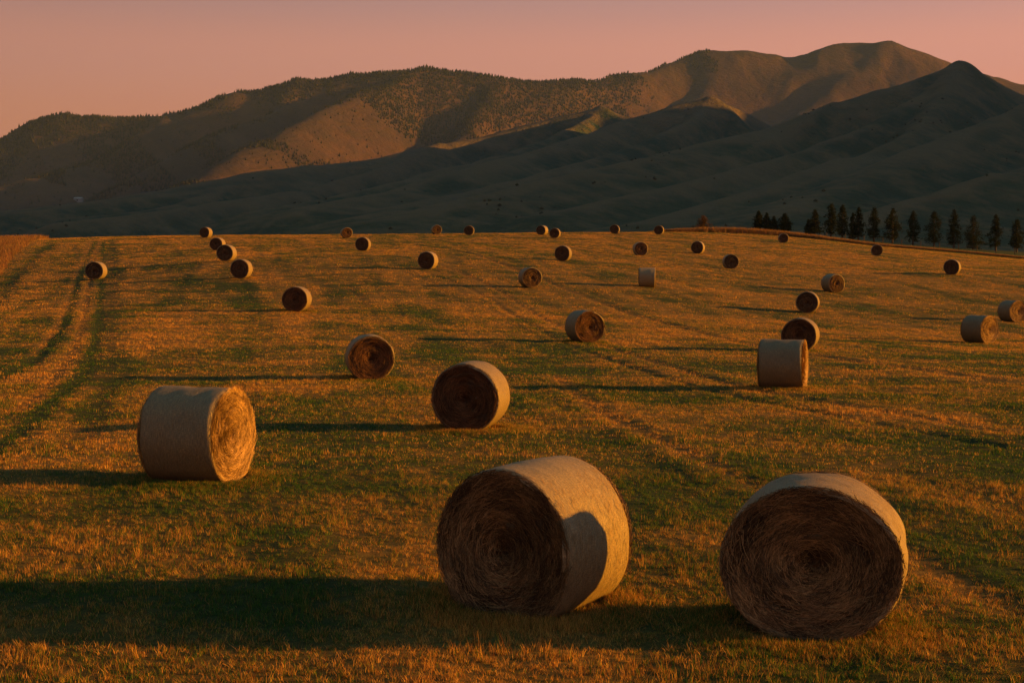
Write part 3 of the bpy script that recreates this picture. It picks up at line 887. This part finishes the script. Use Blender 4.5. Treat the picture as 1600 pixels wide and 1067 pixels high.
# ------------------------------------------------------------------ conifer row
M_conifer = mat_leaf('conifer_needles', (0.010, 0.018, 0.008), (0.030, 0.036, 0.014), (0.085, 0.055, 0.025))
M_bark = NT('bark'); M_bark.principled(M_bark.mix(M_bark.noise(M_bark.n('ShaderNodeTexCoord').outputs['Object'], 9), (.05, .035, .025), (.12, .085, .06)), .9); M_bark = M_bark.m
M_bush = mat_leaf('autumn_leaves', (0.06, 0.04, 0.02), (0.13, 0.075, 0.03), (0.20, 0.11, 0.045))
def tree_meshes(seed, H, Wd, prof, n, nm='crown', leaf=M_conifer, base=.10, sz=(.16, .36)):
    r = np.random.default_rng(seed)
    V, F = [], []
    def tube(p0, p1, r0, r1, k=7):
        i0 = len(V); d_ = (Vector(p1) - Vector(p0)).normalized(); u = d_.orthogonal(); w = d_.cross(u)
        for p, rr in ((p0, r0), (p1, r1)):
            for j in range(k):
                a = 2 * math.pi * j / k; V.append(tuple(Vector(p) + (u * math.cos(a) + w * math.sin(a)) * rr))
        for j in range(k): F.append((i0 + j, i0 + (j + 1) % k, i0 + k + (j + 1) % k, i0 + k + j))
    b1 = (r.normal(0, .04), r.normal(0, .04), H * .5)
    tube((0, 0, -.4), b1, H * .022, H * .014); tube(b1, (r.normal(0, .05), 0, H * .97), H * .014, .012)
    for k_ in range(26):
        t = r.uniform(base + .02, .9); a = r.uniform(0, 6.28); rr = Wd / 2 * prof(t) * .85
        tube((0, 0, H * t), (rr * math.cos(a), rr * math.sin(a), H * t + rr * r.uniform(-.25, .35)), .03, .008, 4)
    tr = np_mesh('trunk', V, F, True); tr.materials.append(M_bark)
    V, F, T = [], [], []
    # bough clusters, each filled with small leaf clumps
    nb = n // 16
    for b in range(nb):
        t = base + (1 - base) * r.uniform() ** 1.05; a = r.uniform(0, 6.28)
        rad = Wd / 2 * prof(t) * (1 + .75 * (vnoise(np.array([a * 1.3]), np.array([t * 9]), seed)[0] - .5) * 2)
        bx, by, bz = math.cos(a), math.sin(a), H * t
        btone = r.uniform(0, .8)
        for q in range(16):
            f = r.uniform() ** .5; rr = rad * f
            c = np.array([bx * rr, by * rr, bz - .10 * rr + r.normal(0, .05)]) + r.normal(0, .11, 3) * (Wd / 2.2)
            s_ = r.uniform(*sz) * (.6 + .5 * prof(t))
            u = r.normal(size=3); u[2] *= .6; u /= np.linalg.norm(u); v = np.cross(u, r.normal(size=3)); v /= np.linalg.norm(v)
            i0 = len(V)
            V += [tuple(c - u * s_ * .5), tuple(c + v * s_ * .30), tuple(c + u * s_ * .6), tuple(c - v * s_ * .30)]
            F.append((i0, i0 + 1, i0 + 2, i0 + 3)); tt = np.clip(btone + r.normal(0, .12), 0, 1); T += [tt] * 4
    cr_ = np_mesh(nm, V, F); vattr(cr_, 'tone', T); cr_.materials.append(leaf)
    return tr, cr_
spire = lambda t: max(.12, (1 - t) ** .55 * 1.12) * min(1, .55 + t * 2.6) if t < 1 else .1
column = lambda t: min(1, .55 + t * 2.2) * min(1, (1.03 - t) * 2.1) ** .8
egg = lambda t: math.sin(math.pi * min(1, max(0, (t * .93 + .06)))) ** .7 * (1.08 - .35 * t)
broad = lambda t: min(1, .7 + t) * min(1, (1.04 - t) * 1.35) ** .85
PROFS = [spire, column, egg, broad]
TREES = [ # column, top row, base row, width px, profile
 (1184, 331, 361, 14, 1, 'leftmost slim dark conifer of the row, at the left end of its clump'),
 (1197, 334, 363, 12, 1, 'second conifer from the left, squeezed inside the leftmost clump'),
 (1208, 339, 363, 13, 3, 'short reddish bushy tree right of the two leftmost conifers'),
 (1225, 335, 365, 16, 1, 'small dark conifer standing just behind the skyline bale by the verge'),
 (1262, 344, 368, 13, 3, 'low bushy tree leaning against the left side of a taller conifer'),
 (1272, 329, 369, 18, 0, 'pointed conifer with a low bushy tree against its left side'),
 (1297, 319, 371, 18, 1, 'tallest slim conifer left of the middle of the row'),
 (1315, 322, 372, 16, 1, 'slim conifer with reddish top right of the tallest one'),
 (1331, 334, 373, 12, 3, 'shorter conifer touching the left of a taller slim one'),
 (1340, 325, 374, 14, 1, 'slim conifer touching a shorter one on its left'),
 (1364, 326, 377, 23, 0, 'full dark conifer standing above a small grey-brown bale'),
 (1393, 327, 384, 20, 1, 'dark columnar conifer right of the full one above the bale'),
 (1425, 331, 386, 18, 0, 'narrow pointed conifer, sixth from the right end of the row'),
 (1458, 332, 385, 22, 2, 'egg-shaped conifer, fifth from the right end of the row'),
 (1489, 329, 390, 21, 1, 'tall ragged conifer, fourth from the right end of the row'),
 (1519, 338, 391, 26, 3, 'widest ragged conifer, third from the right end of the row'),
 (1554, 337, 392, 19, 2, 'slender conifer, second from the right end of the row'),
 (1587, 344, 395, 22, 2, 'rightmost conifer at the edge of the picture'),
]
for i, (px, top, bs, w, pf, lab) in enumerate(TREES):
    dist = 296 + rng.uniform(-4, 4)
    gx_ = (px - 800) / FPX * dist
    gz_ = float(base_z(np.array([gx_]), np.array([dist]))[0])
    H = (EYE - top) / FPX * dist + CAMZ - gz_
    root = bpy.data.objects.new('conifer_tree', None); C.objects.link(root); root.location = (gx_, dist, gz_)
    tag(root, lab, 'tree', 'conifers in a row behind the field')
    tr, cr_ = tree_meshes(500 + i, H, w / FPX * dist * 1.08, PROFS[pf], 3200, base=.13 if pf != 3 else .06)
    link('trunk', tr, None, root); link('crown', cr_, None, root)
# round autumn bush at the start of the verge
dist = 275; px = 1098
gx_ = (px - 800) / FPX * dist; gz_ = float(base_z(np.array([gx_]), np.array([dist]))[0])
root = bpy.data.objects.new('bush', None); C.objects.link(root); root.location = (gx_, dist, gz_)
tag(root, 'small round rusty bush behind the verge left of the conifers', 'bush')
H = (EYE - 338) / FPX * dist + CAMZ - gz_
tr, cr_ = tree_meshes(560, H, 2.5, lambda t: math.sin(math.pi * min(.98, .12 + .86 * t)) ** .6, 2400, 'crown', M_bush, .03, (.12, .26))
link('stem', tr, None, root); link('crown', cr_, None, root)

# ------------------------------------------------------------------ tall dry grass on the verges
tall = bpy.data.collections.new('tall_tufts')
for k_ in range(5): tall.objects.link(tuft('tall_tuft_%02d' % k_, 22, .30, .35, .95, .030, .28, M_dry, 700 + k_, 3))
def along(pts_px, n, width, side=0.0):
    w_ = np.array([unproject(a, b) if b is not None else a for a, b in pts_px])
    seg = np.linalg.norm(np.diff(w_, axis=0), axis=1); cum = np.concatenate([[0], np.cumsum(seg)])
    t = rng.uniform(0, cum[-1], n)
    x = np.interp(t, cum, w_[:, 0]); y = np.interp(t, cum, w_[:, 1])
    dx = np.gradient(np.interp(t, cum, w_[:, 0]), 1) if False else 0
    return x, y, w_
vp = [(1010, 366), (1050, 365), (1100, 364.5), (1160, 366), (1223, 370), (1300, 378), (1369, 386), (1440, 392), (1487, 396), (1600, 406), (1750, 420)]
vw = np.array([((a - 800) / FPX * 262, 262.0) for a, b in vp])
n = 11000
t = rng.uniform(0, 1, n); xs = rng.uniform(vw[0, 0], vw[-1, 0], n); ys = verge_y(xs) + np.abs(rng.normal(0, 1, n)) * 2.2 - .5
hgt = np.interp(xs, vw[:, 0], [.45, 1.0, 1.4, 1.5, 1.3, 1.0, .75, .7, .65, .6, .6]) * rng.uniform(.6, 1.2, n)
xl = rng.uniform(-105, -40, 34000); yl = rng.uniform(110, 262, 34000)
pxl = 800 + xl / yl * FPX
edge = np.interp(yl, [110, 150, 180, 210, 235, 262], [-12, 18, 42, 62, 76, 82])
kl = (pxl < edge) & (pxl > -160)
xl, yl = xl[kl], yl[kl]; hl = rng.uniform(.35, 1.2, len(xl))
xa = np.concatenate([xs, xl]); ya = np.concatenate([ys, yl]); ha = np.concatenate([hgt, hl])
sc = np.stack([np.full(len(xa), 1.0) * rng.uniform(.8, 1.3, len(xa))] * 2 + [ha], 1)
dg = scatter('dry_grass', xa, ya, ground_z(xa, ya), sc, rng.integers(0, 5, len(xa)), rng.uniform(.35, 1, len(xa)), tall)
tag(dg, 'tall pale dry grass along the far verge and left edge of the field', 'dry grass', kind='stuff')

# ------------------------------------------------------------------ wire fence behind the verge
fr = bpy.data.objects.new('wire_fence', None); C.objects.link(fr)
fx = np.arange((1290 - 800) / FPX * 272, (1660 - 800) / FPX * 272, 3.6)
fz_ = base_z(fx, np.full(len(fx), 272.0))
fr.location = (fx[0], 272, fz_[0]); tag(fr, 'low wire fence with wooden posts along the verge before the conifers', 'fence')
bm = bmesh.new(); bmesh.ops.create_cone(bm, cap_ends=True, segments=7, radius1=.075, radius2=.065, depth=1.5)
for v in bm.verts: v.co.z += .55
pm = bpy.data.meshes.new('post'); bm.to_mesh(pm); bm.free(); pm.materials.append(M_bark)
for x_, z_ in zip(fx, fz_):
    o = link('post', pm, None, fr); o.location = (x_ - fx[0], 0, z_ - fz_[0]); o.rotation_euler = (rng.normal(0, .03), rng.normal(0, .03), rng.uniform(0, 6))
M_wire = NT('wire'); M_wire.principled((.25, .24, .22), .5); M_wire = M_wire.m
for hh in (.45, .8, 1.12):
    V, F = [], []
    for j, (x_, z_) in enumerate(zip(fx, fz_)):
        for a in range(3):
            V.append((x_ - fx[0], -.075 + .006 * math.cos(a * 2.1), z_ - fz_[0] + hh + .006 * math.sin(a * 2.1)))
        if j:
            for a in range(3): F.append((3 * j - 3 + a, 3 * j - 3 + (a + 1) % 3, 3 * j + (a + 1) % 3, 3 * j + a))
    link('wire', np_mesh('wire', V, F), M_wire, fr)

# ------------------------------------------------------------------ pale barn far off at the foot of the left mountain
ds = np.linspace(3350, 5200, 400); xs_ = (125 - 800) / FPX * ds
zs_ = ridge_height(xs_, ds, FAR_R, -50.0, 22.0, (17.0, 40.0, 600.0, 260.0), 15)
rows = EYE - (zs_ - CAMZ) / ds * FPX
k_ = int(np.argmax(rows < 316)); bd = ds[k_]
br_ = bpy.data.objects.new('barn', None); C.objects.link(br_); br_.location = (xs_[k_], bd, zs_[k_] + 3); br_.rotation_euler = (0, 0, R(-14))
tag(br_, 'tiny pale barn at the foot of the left mountain', 'barn')
M_bw = NT('barn_wall'); M_bw.principled((.26, .27, .29), .8); M_bw = M_bw.m
M_br = NT('barn_roof'); M_br.principled((.36, .39, .42), .5); M_br = M_br.m
M_bd = NT('barn_door'); M_bd.principled((.08, .07, .06), .8); M_bd = M_bd.m
a, b, h1, h2 = 14, 7, 5, 9.5
link('wall', np_mesh('wall', [(-a, -b, -8), (a, -b, -8), (a, b, -8), (-a, b, -8), (-a, -b, h1), (a, -b, h1), (a, b, h1), (-a, b, h1), (-a, 0, h2), (a, 0, h2), (a, 0, h2), (-a, 0, h2)],
     [(0, 1, 5, 4), (1, 2, 6, 5), (2, 3, 7, 6), (3, 0, 4, 7), (5, 6, 9, 9 + 1), (7, 4, 8, 8 + 3)]), M_bw, br_)
e = 1.0
rv = []
for dz in (0.15, 0.55):
    rv += [(-a - e, -b - e, h1 - .6 + dz), (a + e, -b - e, h1 - .6 + dz), (a + e, 0, h2 + dz), (-a - e, 0, h2 + dz), (a + e, b + e, h1 - .6 + dz), (-a - e, b + e, h1 - .6 + dz)]
link('roof', np_mesh('roof', rv, [(6, 7, 8, 9), (9, 8, 10, 11), (3, 2, 1, 0), (5, 4, 2, 3), (0, 1, 7, 6), (4, 5, 11, 10), (1, 2, 8, 7), (2, 4, 10, 8), (3, 0, 6, 9), (5, 3, 9, 11)]), M_br, br_)
link('door', np_mesh('door', [(-2.5, -b - .1, -3), (2.5, -b - .1, -3), (2.5, -b - .1, 3), (-2.5, -b - .1, 3), (-2.5, -b + .1, -3), (2.5, -b + .1, -3), (2.5, -b + .1, 3), (-2.5, -b + .1, 3)],
     [(0, 1, 2, 3), (1, 5, 6, 2), (4, 0, 3, 7), (3, 2, 6, 7)]), M_bd, br_)
